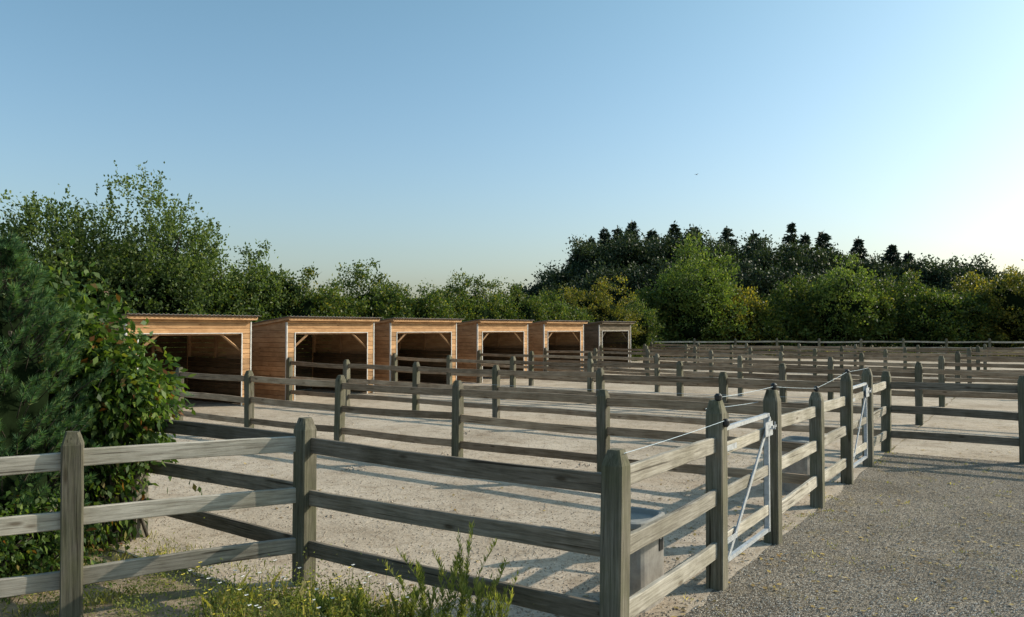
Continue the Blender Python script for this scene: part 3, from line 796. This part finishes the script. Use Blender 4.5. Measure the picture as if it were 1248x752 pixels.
for i in range(70):
    px=rng.uniform(215,500); d=rng.uniform(5.2,6.2); x,y=bearing(px,d)
    if inv(x,y)[0]>-.1: continue
    yl=rng.uniform()<.55
    flower(x,y,rng.uniform(.14,.36),M_FLOWY if yl else M_FLOWW,700+i,"small yellow wild flower in the grass" if yl else "small white wild flower in the grass")

def lumps(rng, xy, r0, r1, flat=.6):
    n=len(xy); r=rng.uniform(r0,r1,size=(n,1))
    base=np.array([[1,0,0],[0,1,0],[-1,0,0],[0,-1,0],[0,0,1],[0,0,-.5]],float)
    fs=[(0,1,4),(1,2,4),(2,3,4),(3,0,4),(1,0,5),(2,1,5),(3,2,5),(0,3,5)]
    V=base[None]*r[:,:,None]*rng.uniform(.65,1.25,size=(n,6,3)); V[:,:,2]*=flat
    an=rng.uniform(0,6.28,size=n); c,s=np.cos(an)[:,None],np.sin(an)[:,None]
    x=V[:,:,0]*c-V[:,:,1]*s; y=V[:,:,0]*s+V[:,:,1]*c
    V[:,:,0]=x+xy[:,0:1]; V[:,:,1]=y+xy[:,1:2]; V[:,:,2]+=.012
    V=V.reshape(-1,3); F=(np.array(fs)[None]+np.arange(n)[:,None,None]*6).reshape(-1,3)
    return V,F
def lump_obj(name,xy,r0,r1,mat,label,flat=.6):
    V,F=lumps(rng,xy,r0,r1,flat)
    me=bpy.data.meshes.new(name); me.from_pydata(V.tolist(),[],F.tolist()); me.materials.append(mat)
    ob=add(name,me); ob["kind"]="stuff"; ob["label"]=label
def rmat(name,stops):
    m,nt,out=mat_base(name); geo=N(nt,"ShaderNodeNewGeometry"); r=ramp(nt,geo.outputs["Random Per Island"],stops)
    b=N(nt,"ShaderNodeBsdfPrincipled"); b.inputs["Roughness"].default_value=.9; nt.links.new(r.outputs[0],b.inputs["Base Color"]); nt.links.new(b.outputs[0],out.inputs[0]); return m
M_PEB=rmat("pebble_stone",[(0,(.10,.09,.08)),(.5,(.27,.25,.215)),(.9,(.45,.415,.36)),(1,(.68,.64,.57))])
M_CLOD=rmat("sand_clods",[(0,(.20,.155,.115)),(.5,(.35,.285,.215)),(1,(.48,.40,.315))])
xs=[]
for _ in range(60000):
    d=5.6+9*rng.uniform()**1.5; px=rng.uniform(760,1270); x,y=bearing(px,d); a,b=inv(x,y)
    if b<-.02 and a<10.5: xs.append((x,y))
lump_obj("gravel_pebbles",np.array(xs[:26000]),.003,.010,M_PEB,"loose grey pebbles on the gravel yard")
xs=[]
for _ in range(60000):
    d=5.6+14*rng.uniform()**1.6; px=rng.uniform(180,1000); x,y=bearing(px,d); a,b=inv(x,y)
    if b>.02 and a>-.6: xs.append((x,y))
lump_obj("sand_crumbs",np.array(xs[:20000]),.004,.012,M_CLOD,"loose crumbs of sand in the paddock")
cl=[]
for _ in range(26):
    a=rng.uniform(.4,9); b=rng.uniform(.5,13); c=P(float(a),float(b)); k=rng.integers(4,22)
    cl.append(rng.normal(size=(k,2))*.12+np.array([c.x,c.y]))
lump_obj("disturbed_sand_clods",np.vstack(cl),.010,.030,M_CLOD,"clods of disturbed sand in the paddock",.7)
n=1500; q=[]
while len(q)<n:
    d=5.6+14*rng.uniform(); px=rng.uniform(200,1270) if len(q)<500 else rng.uniform(800,1270); q.append(bearing(px,d))
q=np.array(q); c=np.concatenate([q,np.full((n,1),.016)],axis=1); an=rng.uniform(0,6.28,size=n)
dr=unit(np.stack([np.cos(an),np.sin(an),rng.uniform(-.05,.3,size=n)],axis=1))
sd_=np.stack([-np.sin(an),np.cos(an),np.zeros(n)],axis=1)
L=.050*rng.uniform(.5,1.4,size=(n,1)); lv=np.stack([c,c+dr*L*.5+sd_*L*.3,c+dr*L,c+dr*L*.5-sd_*L*.3],axis=1)
fl=add("fallen_leaves",quads_mesh("fallen_leaves",lv,4,[F_FALL])); fl["kind"]="stuff"; fl["label"]="dry fallen leaves scattered on the ground"

# bird
V=[];F=[]
tube(V,F,[(-.14,0,0),(-.06,0,0),(.03,0,.01),(.10,0,.02),(.14,0,.015)],[.008,.03,.04,.025,.004],8)
n=len(V); V+=[(.05,0,.02),(-.04,0,.02),(.0,.20,.09),(.06,.18,.09),(-.05,.36,.04),(.0,-.20,.09),(.06,-.18,.09),(-.05,-.36,.04)]
F+=[(n,n+1,n+2,n+3),(n+3,n+2,n+4),(n+1,n,n+6,n+5),(n+5,n+6,n+7)]
n=len(V); V+=[(-.13,.0,.0),(-.22,.05,0),(-.22,-.05,0)]; F.append((n,n+1,n+2))
x,y=bearing(850,75)
b_=add("flying_bird",new_mesh("flying_bird",V,F,M_BLACK),(x,y,hgt(212,75)),rot=(0,0,.6)); thing(b_,"small dark bird gliding in the clear sky","bird")
